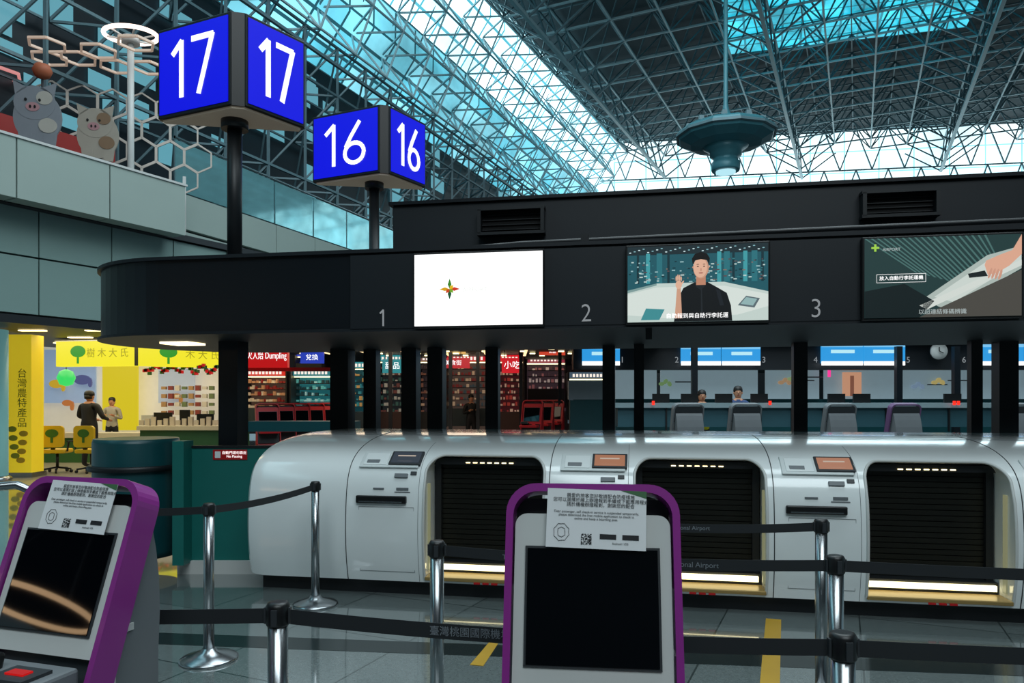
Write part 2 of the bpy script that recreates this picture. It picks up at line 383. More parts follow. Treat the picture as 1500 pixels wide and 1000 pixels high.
tube(D,'caption_box',[(-.44,y0-.013,.26),(-.11,y0-.013,.26),(-.11,y0-.013,.32),(-.44,y0-.013,.32)],.0015,Lwhite,True)
text(D,'subtitle','以超連結條碼辨識',(.0,y0-.014,.04),.04,lit('subt','#a8b4b4',1))
text(D,'mark','+',(-.45,y0-.012,.51),.10,lit('markg','#9fd04a',1),bold=.003)
text(D,'mark_text','AIRPORT',(-.34,y0-.012,.50),.03,lit('subt','#a8b4b4',1))
# ---------------------------------------------------------------- gate number signs (triangular, pole under centroid)
def gsign(num,N,L,Rr,zb,h,foot):
    c=((N[0]+L[0]+Rr[0])/3,(N[1]+L[1]+Rr[1])/3)
    G=empty('counter_number_sign',(c[0],c[1],0))
    pts=[Vector((p[0]-c[0],p[1]-c[1],0)) for p in (L,N,Rr)]
    tri=[]
    for i in range(3):
        p=pts[i];a=pts[i-1];b=pts[(i+1)%3]
        tri.append(p+(a-p).normalized()*.07);tri.append(p+(b-p).normalized()*.07)
    extr(G,'housing',[(p.x,p.y) for p in tri],'z',zb,zb+h,black)
    extr(G,'underside',[(p.x*.95,p.y*.95) for p in tri],'z',zb-.02,zb,mat('sign_soffit','#b0a697',.6,em='#8a7c6a',es=.18))  # emission painted in for light reaching the underside from the shop
    for i in range(3):
        A=pts[i];B=pts[(i+1)%3];d=(B-A);Ln=d.length;m=(A+B)/2
        f=empty('face_%d'%i,(m.x,m.y,zb+h/2),math.atan2(d.y,d.x),G)
        w=Ln-.19
        box(f,'frame',(0,.0,0),(w+.05,.03,h-.005),dark,bev=.006)
        box(f,'light_panel',(0,-.017,0),(w,.012,h*.92),Lblue)
        strokes(f,'number',num,0,-.028,0,h*.60,Lwhite,.052,sx=w/(.92*h)*.96)
    cyl(G,'pole_collar',(0,0,zb-.10),.12,.10,dark)
    cyl(G,'pole',(0,0,foot),.066,zb-foot,dark)
    return G
Yn=6.45
gsign('17',(-.371*Yn,Yn),(-.515*Yn,1.064*Yn),(-.301*Yn,1.10*Yn),4.16,.82,2.83)
Yn=9.1
gsign('16',(-.172*Yn,Yn),(-.289*Yn,1.053*Yn),(-.1227*Yn,1.08*Yn),4.38,.84,0)
# ---------------------------------------------------------------- stanchions and belts
def stan(x,y):
    G=empty('queue_stanchion',(x,y,0))
    lathe(G,'base',[(.17,0),(.17,.012),(.16,.02),(.10,.038),(.05,.055),(.036,.075)],steel)
    cyl(G,'post',(0,0,.05),.031,.84,steel)
    lathe(G,'cap',[(.034,.88),(.036,.885),(.036,.94),(.030,.95),(.022,.952)],black)
    boxes(G,'belt_slots',[((0,-.037,.91),(.018,.008,.05)),((0,.037,.91),(.018,.008,.05)),((-.037,0,.91),(.008,.018,.05)),((.037,0,.91),(.008,.018,.05))],dgrey)
SP={}
for k,(px,Y) in dict(a=(407,2.30),b=(1235,2.0),c=(640,3.30),d=(1224,2.99),e=(1203,3.9),f=(306,4.49),g=(462,5.69)).items():
    SP[k]=(px_to_x(px,Y),Y);stan(*SP[k])
for k,p in dict(h=(-2.6,2.45),i=(3.4,1.85),j=(3.6,2.75),k=(.35,4.05),l=(-2.95,4.6)).items():
    SP[k]=p;stan(*p)
def beltf(a,b,txt=None,tp=.6):
    A=Vector(SP[a]);B=Vector(SP[b]);d=B-A;L=d.length-.085;ang=math.atan2(d.y,d.x);m=(A+B)/2
    G=empty('retractable_belt',(m.x,m.y,0),ang)
    vs=[];n=16
    for i in range(n+1):
        t=i/n;x=-L/2+L*t;z=.907-.02*4*t*(1-t)
        for dy in(-.001,.001):
            for dz in(-.023,.023): vs.append((x,dy,z+dz))
    fs=[]
    for i in range(n):
        b0=i*4;c0=b0+4
        for p,q in((0,1),(1,3),(3,2),(2,0)): fs.append((b0+p,b0+q,c0+q,c0+p))
    fromdata('webbing',vs,fs,belt,G)
    if txt:
        for tt in tp: text(G,'print',txt,(-L/2+L*tt,-.003,.889),.031,beltt,ext=.0003)
CJ='臺灣桃園國際機場'
beltf('h','a');beltf('a','b',CJ,(.365,));beltf('b','i');beltf('c','d','Taoyuan International Airport',(.28,.62,))
beltf('d','j',CJ,(.40,));beltf('k','e','International Airport',(.45,));beltf('f','g');beltf('l','f')
# ---------------------------------------------------------------- check-in kiosks
def kiosk(X,Y,yaw,px=0,tilt=14,name='self_checkin_kiosk',detail=True,sc=1,trim=None,bez=None,bod=None):
    trim=trim or purple;bez=bez or white2;bod=bod or grey
    K=empty(name,(X,Y,0),-yaw);K.scale=(sc,sc,sc)
    hd=empty('head',(0,-.13,.725),0,K,rot=(-R(tilt),0,0))
    o=rrect(-.215,-.1,.215,.66,.075,True,8);i_=rrect(-.197,-.1,.197,.640,.06,True,8)
    o=[o[-1]]+o[:-1];i_=[i_[-1]]+i_[:-1]
    extr(hd,'trim_arch',o+i_[::-1],'y',-.012,.075,trim)
    extr(hd,'bezel',rrect(-.192,.165,.192,.585,.03,True,6),'y',0,.05,bez)
    box(hd,'bezel_lower',(0,.045,.04),(.384,.03,.25),dgrey)
    box(hd,'recess_back',(0,.068,.52),(.39,.01,.22),dgrey)
    box(hd,'screen_surround',(0,-.002,.362),(.330,.006,.286),dgrey)
    box(hd,'screen',(0,-.005,.362),(.318,.006,.274),gloss)
    tn=math.tan(R(tilt))
    fy=lambda z:-.13+(z-.725)*tn+.062
    prof=[(fy(.70),.70),(fy(.92),.92),(fy(1.18),1.18),(fy(1.24)+.01,1.24),(fy(1.18)+.06,1.18),(fy(1.0)+.15,1.0),(.17,.78),(.18,.5),(.20,.06),(-.24,.06),(-.24,.25),(-.17,.5)]
    extr(K,'body',chaik(prof+[prof[0]])[:-1],'x',-.185,.185,bod)
    boxes(K,'side_badges',[((.187,.05,.93),(.004,.05,.02)),((.187,.0,.80),(.004,.02,.05))],white2)
    box(K,'base_plate',(0,-.02,.03),(.46,.52,.06),dgrey,bev=.01)
    box(K,'shelf',(0,-.2,.845),(.36,.2,.05),bod,bev=.01)
    box(K,'card_reader',(-.08,-.22,.90),(.14,.13,.05),black,rot=(R(-15),0,0),bev=.008)
    box(K,'scanner_well',(.09,-.2,.873),(.12,.09,.012),dgrey);box(K,'scanner_window',(.09,-.2,.881),(.06,.03,.006),lit('scanner_red','#c01010',.9))
    if detail:
        pa=empty('notice_sheet',(.01+px,-.016,.572),0,hd,rot=(R(1),R(1.5),0))
        box(pa,'sheet',(0,0,0),(.245,.0012,.145),paper)
        text(pa,'notice_text','親愛的旅客您好敬請配合防疫措施\n您可以選擇於線上辦理報到手續或下載應用程式\n請於櫃檯辦理報到，謝謝您的配合',(.01,-.002,.045),.0112,ink,ext=.0001)
        text(pa,'notice_text_en','Dear passenger, self check-in service is suspended temporarily,\nplease download the free mobile application to check in\nonline and keep a boarding pass.',(.0,-.002,.008),.0082,ink,ext=.0001)
        q=[];random.seed(3)
        for a in range(13):
            for b in range(13):
                if random.random()<.5 or (a in(0,12) and b<4): q.append(((-.035+a*.002,-.0015,-.062+b*.002),(.002,.0008,.002)))
        boxes(pa,'qr_code',q,ink)
        boxes(pa,'store_badges',[((.03,-.0015,-.042),(.04,.0008,.012)),((.085,-.0015,-.042),(.04,.0008,.012))],ink)
        tube(pa,'stamp',[(-.085+.018*math.cos(t*.4)*(1+.12*(t%2)),-.0015,-.035+.02*math.sin(t*.4)*(1+.12*(t%2))) for t in range(16)],.0006,ink,True)
        tube(pa,'stamp_inner',[(-.085+.009*math.cos(t*.8)*(1+.3*(t%2)),-.0015,-.035+.012*math.sin(t*.8)) for t in range(8)],.0006,ink,True)
        text(pa,'badge_caption','Android / iOS',(.06,-.002,-.058),.007,ink,ext=.0001)
        extr(pa,'leaf_corner',[(.06,.0725),(.1225,.0725),(.1225,.055)],'y',-.0016,-.0008,mat('leafc','#3f6a44',.6))
    return K
kiosk(px_to_x(866,1.86),1.84,R(6))
kiosk(-1.29,2.11,R(17),tilt=20)
# ---------------------------------------------------------------- teal desk left of island
T=empty('service_podium',(-3.50,6.9,0))
lathe(T,'podium_body',[(.36,.14),(.37,.2),(.37,1.18),(.36,1.22)],teald,n=40)
lathe(T,'podium_ledge',[(.40,.93),(.41,.94),(.41,.97),(.40,.98)],dark,n=40)
cyl(T,'steel_foot',(0,0,0),.15,.14,steel);cyl(T,'steel_leg',(.10,-.46,0),.11,.42,steel)
T=empty('teal_barrier_panel',(-2.60,6.75,0))
box(T,'panel',(0,0,.62),(.84,.06,1.04),teal);box(T,'plinth',(0,-.01,.06),(.86,.10,.12),white2)
box(T,'side_panel',(-.36,-.1,.66),(.10,.2,1.1),teal)
box(T,'cap',(0,0,1.15),(.84,.08,.02),dark)
box(T,'notice',(.04,-.035,1.08),(.31,.008,.09),redm)
text(T,'notice_text','自動門請勿靠近\nNo Passing',(.08,-.042,1.08),.032,Lwhite,ext=.0005)
box(T,'notice_icon',(-.07,-.041,1.08),(.05,.004,.06),white)
# ---------------------------------------------------------------- left wall (balcony)
ANG=math.atan2(.876,.483)
WL=empty('wall_left',(-6.4,14.5,0),ANG)
lb=[];ll=[];gap=.012
for k in range(-8,0): lb.append(((k*1.55+.775,.18,5.275),(1.55-gap*2,.36,.96)))
boxes(WL,'parapet_panels',lb,beige)
box(WL,'parapet_core',(-6.2,.25,5.27),(12.38,.3,.93),dark)
box(WL,'parapet_coping',(-6.2,.2,5.775),(12.45,.45,.04),white2)
for k in range(-9,3):
    for z0,z1 in((3.02,3.98),(4.0,4.79)): ll.append(((k*1.3+.8,.62,(z0+z1)/2),(1.3-gap*2,.1,z1-z0-gap)))
boxes(WL,'lower_panels',ll,beige2)
box(WL,'lower_core',(-4,.75,3.9),(16.5,.15,1.76),dark)
box(WL,'soffit_edge',(-4,.6,2.92),(17,.12,.14),dark)
BF=empty('balcony_floor',(-6.4,14.5,0),ANG)
box(BF,'balcony_slab',(-1,2.3,4.87),(20,3.6,.12),dgrey)
box(BF,'shop_soffit',(-4,4.0,2.98),(18,6.6,.06),dgrey)
W2=empty('wall_left_far',(-7.0,15.5,0),math.atan2(1,.379))
l2=[]
for k in range(0,9):
    for z0,z1 in((3.3,4.35),(4.4,5.15),(5.2,5.95)): l2.append(((k*1.6+.8,.1,(z0+z1)/2),(1.57,.14,z1-z0-.015)))
boxes(W2,'panels',l2,beige);box(W2,'core',(7.2,.25,4.6),(14.4,.15,2.7),dark)
glassm=mat('balustrade_glass','#8fc4ca',.06,metal=.75,em='#4f8a94',es=.22,var=.4,scale=1.6)  # emission put into the glass in place of bluish reflections
boxes(W2,'glass_panels',[((k*1.6+.8,.1,6.52),(1.54,.03,1.05)) for k in range(9)],glassm)
tube(W2,'handrail',[(0,.1,7.1),(14.4,.1,7.1)],.03,steel)
def L2(Y,z=12): return Vector((-6.9+(Y-21.5)*.41,Y,z))
def L1(Y,z=18): return Vector((7.2+(Y-47.4)*.465,Y,z))
dv=Vector((-.3,.1,0))
fromdata('wall_upper_left',[L2(-14,4.9),L2(49,4.9),L2(49,12),L2(-14,12),L2(-14,4.9)+dv,L2(49,4.9)+dv,L2(49,12)+dv,L2(-14,12)+dv],[(0,1,2,3),(4,5,6,7),(0,1,5,4),(3,2,6,7),(0,3,7,4),(1,2,6,5)],darkwall)
def glaz(name,sx,sy,c1,c2,mort,lo,hi,ns=.22,mo=.05):
    m=bpy.data.materials.new(name);m.use_nodes=True;nt=m.node_tree;b=nt.nodes['Principled BSDF']
    tc=nt.nodes.new('ShaderNodeTexCoord');br=nt.nodes.new('ShaderNodeTexBrick');br.offset=0
    br.inputs['Scale'].default_value=1;br.inputs['Brick Width'].default_value=sx;br.inputs['Row Height'].default_value=sy
    br.inputs['Mortar Size'].default_value=mo;br.inputs['Color1'].default_value=hexc(c1);br.inputs['Color2'].default_value=hexc(c2);br.inputs['Mortar'].default_value=hexc(mort)
    nt.links.new(tc.outputs['UV'],br.inputs['Vector'])
    n=nt.nodes.new('ShaderNodeTexNoise');n.inputs['Scale'].default_value=ns;n.inputs['Detail'].default_value=5
    nt.links.new(tc.outputs['UV'],n.inputs['Vector'])
    r=nt.nodes.new('ShaderNodeMapRange');r.inputs[1].default_value=.35;r.inputs[2].default_value=.6;r.inputs[3].default_value=lo;r.inputs[4].default_value=hi
    nt.links.new(n.outputs['Fac'],r.inputs[0])
    b.inputs['Base Color'].default_value=(.02,.03,.03,1);b.inputs['Roughness'].default_value=.3
    nt.links.new(br.outputs['Color'],b.inputs['Emission Color']);nt.links.new(r.outputs[0],b.inputs['Emission Strength'])
    return m
def uvquad(name,a,b,c,d,m,parent=None):
    o=fromdata(name,[a,b,c,d],[(0,1,2,3)],m,parent)
    uv=o.data.uv_layers.new(name='UVMap');w=(Vector(b)-Vector(a)).length;h=(Vector(d)-Vector(a)).length
    co={0:(0,0),1:(w,0),2:(w,h),3:(0,h)}
    for l in o.data.loops: uv.data[l.index].uv=co[l.vertex_index]
    return o
def lerpL(Y,t): return L2(Y).lerp(L1(Y),t)
g1=glaz('clerestory_glass_low',1.3,.65,'#8ad8ea','#4fb4cc','#144450',.7,1.7,.3)
g2=glaz('clerestory_glass_high',1.3,.65,'#dcf8ff','#a8e6f4','#3c8494',1.8,3.0)
WN=empty('window_1')
uvquad('lower_lights',lerpL(-14,0),lerpL(48,0),lerpL(48,.5),lerpL(-14,.5),g1,WN)
uvquad('upper_lights',lerpL(-14,.5),lerpL(48,.5),L1(48),L1(-14),g2,WN)
inn=Vector((math.cos(R(25)),-math.sin(R(25)),0))
def pt(Y,t,off=0): return lerpL(Y,t)+inn*(off*.9)+Vector((0,0,-off*.43))
sg=[];sgd=[];st=1.6;ys=[8+st*i for i in range(25)];NT=4
for i,Y in enumerate(ys):
    for j in range(NT+1):
        t=j/NT
        if i+1<len(ys): sg.append((pt(Y,t,.15),pt(ys[i+1],t,.15)))
        if j<NT: sg.append((pt(Y,t,.15),pt(Y,(j+1)/NT,.15)))
        if i+1<len(ys) and j<NT:
            q=pt(Y+st/2,(j+.5)/NT,1.4)
            for a in(0,1):
                for b in(0,1): sgd.append((q,pt(Y+st*a,(j+b)/NT,.15)))
            if i+2<len(ys): sgd.append((q,pt(Y+st*1.5,(j+.5)/NT,1.4)))
            if j+1<NT: sgd.append((q,pt(Y+st/2,(j+1.5)/NT,1.4)))
bars('mullions',sg,.03,trussd,WN);bars('space_frame',sgd,.038,truss,WN)
bars('purlins',[(pt(8,j/2,2.2),pt(47,j/2,2.2)) for j in (0,2)],.06,trussd,WN)
sw=[];swl=[]
for i in range(28):
    Y=8+1.4*i
    for j in range(4):
        z0=6.3+j*1.45;a=L2(Y,z0)+inn*.25;b=L2(Y+1.4,z0)+inn*.25;c=L2(Y+.7,z0+1.45)+inn*1.3;d=L2(Y+.7,z0)+inn*1.3
        sw+=[(a,b),(a,c),(b,c),(a,d),(d,b)];swl+=[(c,c+Vector((.57,1.4,0))),(d,c)]
US=empty('upper_wall_space_frame');bars('webs',sw,.035,trussd,US);bars('chords',swl,.045,trussd,US)
uw=[]
random.seed(11)
for i in range(60):
    Y=11+random.random()*26;z=7.2+random.random()*4.3;p=L2(Y,z)+inn*.05;q=L2(Y+.5+random.random()*.7,z)+inn*.05
    hgt=.25+random.random()*.5;uw.append([p,q,q+Vector((0,0,hgt)),p+Vector((0,0,hgt))])
vv=[v for f in uw for v in f];fromdata('upper_wall_panes',vv,[(4*i,4*i+1,4*i+2,4*i+3) for i in range(len(uw))],lit('pane_glow','#6fb8ca',.7),US)
# roof deck and space frame
EW0=Vector((7.2,47.4,18));EW1=Vector((40,42.5,18));EWL=EW0-(EW1-EW0)*.2
dz=Vector((0,.6,.1));dz2=Vector((0,.6,.4))
fromdata('ceiling',[L1(-14,18.1),EW0+dz,EW1+dz,Vector((40,-14,18.1)),L1(-14,18.4),EW0+dz2,EW1+dz2,Vector((40,-14,18.4))],[(0,1,2,3),(4,5,6,7),(0,1,5,4),(1,2,6,5),(2,3,7,6),(3,0,4,7)],deck)
ax=Vector((math.sin(R(25)),math.cos(R(25)),0));bx=Vector((math.cos(R(25)),-math.sin(R(25)),0))
o0=L1(47.4,0)
def ok(p):
    if p.x>39 or p.y<14: return False
    if p.x< L1(p.y).x-.1: return False
    ew=47.4+(p.x-7.2)*(42.5-47.4)/(40-7.2)
    return p.y<ew-.1
rt=[];rb=[];m_=1.9
def node(i,j,z): p=o0-ax*(i*m_)+bx*(j*m_);p.z=z;return p
for i in range(-12,26):
    for j in range(0,24):
        a=node(i,j,17.95)
        if not ok(a): continue
        for b in(node(i+1,j,17.95),node(i,j+1,17.95)):
            if ok(b): rt.append((a,b))
        q=node(i+.5,j+.5,16.5)
        if ok(q):
            for b in(a,node(i+1,j,17.95),node(i,j+1,17.95),node(i+1,j+1,17.95)):
                if ok(b): rt.append((q,b))
            for b in(node(i+1.5,j+.5,16.5),node(i+.5,j+1.5,16.5)):
                if ok(b): rb.append((q,b))
RF=empty('roof_space_frame');bars('webs',rt,.036,trussd,RF);bars('bottom_chords',rb,.05,truss,RF)
gd=[];gw=[]
for j in range(1,24,4):
    for i in range(-10,18):
        a=node(i+.5,j+.5,15.2);b=node(i+1.5,j+.5,15.2)
        if ok(a) and ok(b): gd.append((a,b));gw+=[(a,node(i+.5,j-.5,16.5)),(a,node(i+.5,j+1.5,16.5)),(a,node(i+1.5,j+.5,16.5))]
bars('girder_chords',gd,.10,truss,RF);bars('girder_webs',gw,.045,trussd,RF)
sky=empty('skylight')
cyg=glaz('cyan_skylight',.8,.8,'#37c4dc','#20a4be','#107284',.8,1.8,.5)
a=Vector((10.3,35.2,17.99));b=Vector((20,32.6,17.99))
uvquad('panes',a,b,b-Vector((2.8,8,0)),a-Vector((2.8,8,0)),cyg,sky)
W3=empty('window_2')
uvquad('panes',EWL-Vector((0,0,9)),EW1-Vector((0,0,9)),EW1,EWL,glaz('end_glass',2.0,1.3,'#ecfcff','#c6effa','#7fc4d4',1.3,2.0,.3,.04),W3)
eg=[];Ed=(EW1-EW0)
for k in range(-3,18):
    for z0 in(13.0,15.5):
        A=EW0+Ed*(k/18);B=EW0+Ed*((k+1)/18);Cc=EW0+Ed*((k+.5)/18);f=Vector((0,-.5,0))
        A=A+f;B=B+f;Cc=Cc+f;A.z=z0;B.z=z0;Cc.z=z0+2.5
        eg+=[(A,B),(A,Cc),(Cc,B),(Cc,Cc+Ed/18)]
bars('lattice',eg,.05,truss,W3)
fromdata('wall_end',[EW0+Vector((-6,1,-18)),EW1+Vector((0,.2,-18)),EW1+Vector((0,.2,-9)),EW0+Vector((-6,1,-9))],[(0,1,2,3)],darkwall)
box(None,'wall_back',(6,-14.2,9),(70,.3,18),mat('rear_hall_wall','#2a3338',.6,var=.3,scale=.3))
RC=empty('ring_chandelier',(-10.0,-1.6,0))
tube(RC,'ring',[(.82*math.cos(R(a)),.82*math.sin(R(a)),3.2) for a in range(0,360,8)],.035,lit('ring_warm','#ffd2a0',6),True)
bars('hangers',[((.82*math.cos(R(a)),.82*math.sin(R(a)),3.2),(0,0,5.2)) for a in(0,120,240)]+[((0,0,5.2),(0,0,18))],.012,dark,RC)
# hanging disc fixture
HX=px_to_x(1063,20)
U=empty('hanging_uplight_fixture',(HX,20,0))
um=mat('fixture_teal','#3f7a86',.4,metal=.1)
lathe(U,'disc',[(.6,8.40),(.95,8.46),(1.24,8.6),(1.30,8.70),(1.28,8.82),(1.1,8.92),(.6,8.98)],um,n=12,smooth=False)
lathe(U,'rings',[(1.31,8.66),(1.35,8.68),(1.35,8.74),(1.31,8.76)],trussd,n=12,smooth=False)
lathe(U,'neck',[(.36,7.75),(.38,7.8),(.38,7.98),(.33,8.02),(.33,8.12),(.42,8.16),(.42,8.28),(.6,8.40)],um,n=20)
cyl(U,'lens',(0,0,7.70),.26,.06,Lcy);lathe(U,'stem',[(.28,8.98),(.18,9.2),(.09,9.4),(.06,9.6),(.06,18)],um,n=12)
boxes(U,'fins',[((1.0*math.cos(k*.628),1.0*math.sin(k*.628),8.96),(.12,.12,.14)) for k in range(10)],trussd)
# ---------------------------------------------------------------- balcony decorations
def pig(x,y,s,c1,spot,rotz):
    G=empty('pig_cutout',(x,y,4.93),rotz)
    box(G,'stand',(0,.05,.6),(.08,.05,1.2),dgrey)
    def pp(n,pts,m,l): extr(G,n,[(a*s,1.15+b*s) for a,b in pts],'y',-.03-.004*l,.0-.004*l,m)
    pp('body',ell(0,.45,.42,.5,28),c1,0)
    pp('head',ell(-.05,.72,.36,.32,28),c1,1)
    pp('ear_l',[(-.38,.85),(-.42,1.12),(-.18,1.0)],c1,1);pp('ear_r',[(.28,.85),(.32,1.12),(.05,1.0)],c1,1)
    pp('patch',ell(.12,.82,.14,.13),spot,3);pp('patch2',ell(.18,.3,.16,.14),spot,3)
    pp('snout',ell(-.08,.64,.12,.085),mat('pig_pink','#a87c80',.6),3)
    pp('nost1',ell(-.12,.64,.02,.03,10),black,5);pp('nost2',ell(-.04,.64,.02,.03,10),black,5)
    pp('eye1',ell(-.2,.77,.025,.03,10),black,4);pp('eye2',ell(.04,.77,.025,.03,10),black,4)
    pp('leg1',[(-.3,-.1),(-.12,-.1),(-.1,.15),(-.34,.2)],c1,1);pp('leg2',[(.12,-.1),(.3,-.1),(.34,.2),(.1,.15)],c1,1)
pgrey=mat('pig_grey','#7b7f86',.6);pcream=mat('pig_cream','#9c9488',.6);pbrown=mat('pig_brown','#7a6048',.6)
pig(px_to_x(56,12.9),12.9,.92,pgrey,mat('pig_spot','#a9a49b',.6),.2)
pig(px_to_x(144,13.7),13.7,.85,pcream,pbrown,.2)
G=empty('leaf_ornament',(px_to_x(62,13.1),13.1,0));lathe(G,'fruit',[(.02,7.25),(.12,7.3),(.16,7.4),(.12,7.5),(.03,7.53)],mat('orange_leaf','#a85a3a',.6));cyl(G,'stem',(0,0,4.93),.02,2.33,dgrey)
Lm=empty('plaza_lamp',(-7.22,14.0,4.93))
cyl(Lm,'pole',(0,0,0),.06,3.42,white2)
tube(Lm,'ring_light',[(.48*math.cos(R(a)),.36*math.sin(R(a)),3.55) for a in range(0,360,10)],.04,lit('ring','#ffe0d0',2.4),True)
cyl(Lm,'hub',(0,0,3.38),.16,.12,white2)
bars('ring_arms',[((0,0,3.44),(.48*math.cos(R(a)),.36*math.sin(R(a)),3.54)) for a in(0,60,120,180,240,300)],.02,white2,Lm)
hx=[]
for (cx,cy) in((-.5,-.2),(-1.05,.1),(-.5,.45),(.35,-.5),(-1.3,-.45),(.1,.5),(-1.6,.1)):
    for k in range(6):
        a,b=R(60*k),R(60*k+60);hx.append(((cx+.32*math.cos(a),cy+.32*math.sin(a),3.15),(cx+.32*math.cos(b),cy+.32*math.sin(b),3.15)))
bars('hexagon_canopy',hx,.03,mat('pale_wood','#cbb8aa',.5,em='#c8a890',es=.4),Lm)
hx2=[]
for (cx,cy,z) in((-2.6,.2,2.9),(-3.1,-.1,2.5),(-2.9,.4,2.1),(-3.4,.2,1.9)):
    for k in range(6):
        a,b=R(60*k),R(60*k+60);hx2.append(((cx+.34*math.cos(a),cy+.34*math.sin(a),z),(cx+.34*math.cos(b),cy+.34*math.sin(b),z)))
bars('hexagon_pink',hx2,.035,lit('pinkhex','#d88a88',.9),Lm)
Hs=empty('hexagon_lattice_screen',(-8.0,14.6,4.93),ANG*.35)
hx=[]
for r in range(4):
    for c in range(6):
        cx=c*.45*math.sqrt(3)/1.5-1.2+(r%2)*.26;cz=1.15+r*.45
        for k in range(6):
            a,b=R(60*k+30),R(60*k+90);hx.append(((cx+.29*math.cos(a),0,cz+.29*math.sin(a)),(cx+.29*math.cos(b),0,cz+.29*math.sin(b))))
bars('lattice',hx,.022,mat('lattice_white','#c0b6ac',.5),Hs)
boxes(Hs,'posts',[((-1.3,0,.6),(.06,.06,1.2)),((1.4,0,.6),(.06,.06,1.2))],white2)
RB=empty('balcony_shop_front',(-6.4,14.5,0),ANG)
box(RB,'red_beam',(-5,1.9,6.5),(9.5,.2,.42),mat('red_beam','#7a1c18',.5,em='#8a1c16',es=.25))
boxes(RB,'red_light_boxes',[((-3.2,2.0,7.6),(1.0,.1,.3)),((-3.0,2.1,8.3),(.6,.1,.25))],lit('rl','#e83a30',1.2))
boxes(RB,'posts',[((-9.5+k*2.2,2.0,6.0),(.1,.1,2.2)) for k in range(5)],dgrey)
boxes(RB,'pink_bars',[((-3.0-.5*k,1.6,8.2+.25*k),(.7,.05,.05)) for k in range(4)],lit('pk','#e8b0a8',1.0))
# ---------------------------------------------------------------- left shop
SH=empty('snack_shop')
def wq(px,py,Y): return (px_to_x(px,Y),Y,py_to_z(py,Y))
def sbox(par,name,px0,px1,py0,py1,Y,th,m,bev=0):
    x0,_,z1=wq(px0,py0,Y);x1,_,z0=wq(px1,py1,Y)
    return box(par,name,((x0+x1)/2,Y+th/2,(z0+z1)/2),(x1-x0,th,z1-z0),m,bev=bev)
def signbox(a,b,z0,z1,txt,tree):
    A=Vector((*a,0));B=Vector((*b,0));d=B-A;G=empty('yellow_sign',((A+B)/2),math.atan2(d.y,d.x),SH);L=d.length
    box(G,'panel',(0,.1,(z0+z1)/2),(L,.2,z1-z0),Lyel)
    box(G,'edge',(0,.1,z1+.02),(L+.04,.24,.04),white2);box(G,'divider',(L/2,.06,(z0+z1)/2),(.04,.2,z1-z0),dark)
    extr(G,'tree',ell(tree,(z0+z1)/2+.05,.19,.13,20),'y',-.015,-.002,Lgreen)
    box(G,'trunk',(tree,-.01,(z0+z1)/2-.15),(.05,.01,.14),Lgreen)
    text(G,'name',txt,(tree+.75,-.01,(z0+z1)/2),.22,lit('olive','#a8a020',.9),ext=.002)
corner=(px_to_x(200,16.2),16.2)
signbox((px_to_x(82,16.6),16.6),corner,2.32,2.88,'樹 木 大 氏',-.45)
signbox(corner,(px_to_x(323,17.4),17.4),2.32,2.88,'木 大 氏',-.25)
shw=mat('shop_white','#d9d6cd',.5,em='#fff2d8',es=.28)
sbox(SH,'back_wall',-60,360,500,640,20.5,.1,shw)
fromdata('floor_shop',[(-16,12.5,.004),(-5.2,13.2,.004),(-5.2,22,.004),(-16,22,.004)],[(0,1,2,3)],floorwarm,SH)
boxes(SH,'ceiling_lights',[((-12+1.3*i,14.5+1.6*j,2.93),(.5,.12,.02)) for i in range(6) for j in range(3)],Lwarm)
sbox(SH,'wall_graphic_blue',65,140,512,590,20.3,.05,mat('gblue','#8fa8c8',.5,em='#9db4d8',es=.4))
sbox(SH,'wall_graphic_yellow',150,202,520,630,20.2,.05,lit('gy','#e6d020',.8))
sbox(SH,'wall_graphic_blue2',232,285,540,590,20.2,.05,mat('gblue2','#a0acb8',.5,em='#b4bcc8',es=.4))
for i,(px,py,w,c) in enumerate([(82,562,14,'#d8b02a'),(120,556,16,'#5a5f90'),(98,590,10,'#c8783a'),(258,580,9,'#c08040')]):
    x,y,z=wq(px,py,20.1);e=ell(x,z,w*15/F,w*9/F,16);extr(SH,'animal_graphic_%d'%i,e,'y',20.1,20.15,lit('ag%d'%i,c,.7))
    extr(SH,'animal_trunk_%d'%i,ell(x+w*15/F,z-.08,.05,.13,10),'y',20.08,20.13,lit('ag%d'%i,c,.7))
sbox(SH,'counter_front',205,350,628,670,17.4,.7,mat('green_counter','#2a5a3a',.5))
sbox(SH,'counter_top',200,352,624,630,17.3,.9,cream)
sbox(SH,'counter_left',62,205,640,680,18.5,.5,mat('green_counter2','#3a6a30',.5))
sbox(SH,'counter_left_top',55,208,634,641,18.4,.7,cream)
for i,(px,pw,h) in enumerate([(238,13,22),(300,12,20),(270,7,26),(215,8,18)]):
    sbox(SH,'monitor_%d'%i,px-pw,px+pw,626-h,622,17.6,.06,black if i!=3 else white2)
boxes(SH,'counter_goods',[((px_to_x(205+k*9,17.5),17.6,py_to_z(624,17.5)+.08),(.1,.1,.12+.08*(k%3))) for k in range(13)],mat('goods','#c8beb0',.5))
for q_,cc in enumerate(('#b08858','#8a3a30','#d8cfc0','#6a7a50')):
    boxes(SH,'shelf_goods_%d'%q_,[((px_to_x(238+(k%8)*10,19.8),19.9,py_to_z(604-12*(k//8),19.8)),(.12,.1,.08+.03*(k%3))) for k in range(32) if k%4==q_],mat('goods%d'%q_,cc,.5))
gar=[]
for k in range(60):
    px=212+k*1.8;gar.append((wq(px,540+5*math.sin(k*.5)+random.uniform(-3,3),17.0),(.07,.07,.07)))
boxes(SH,'garland_green',[g for i,g in enumerate(gar) if i%3],mat('garland','#2c6a34',.6));boxes(SH,'garland_red',[g for i,g in enumerate(gar) if i%3==0],Lred)
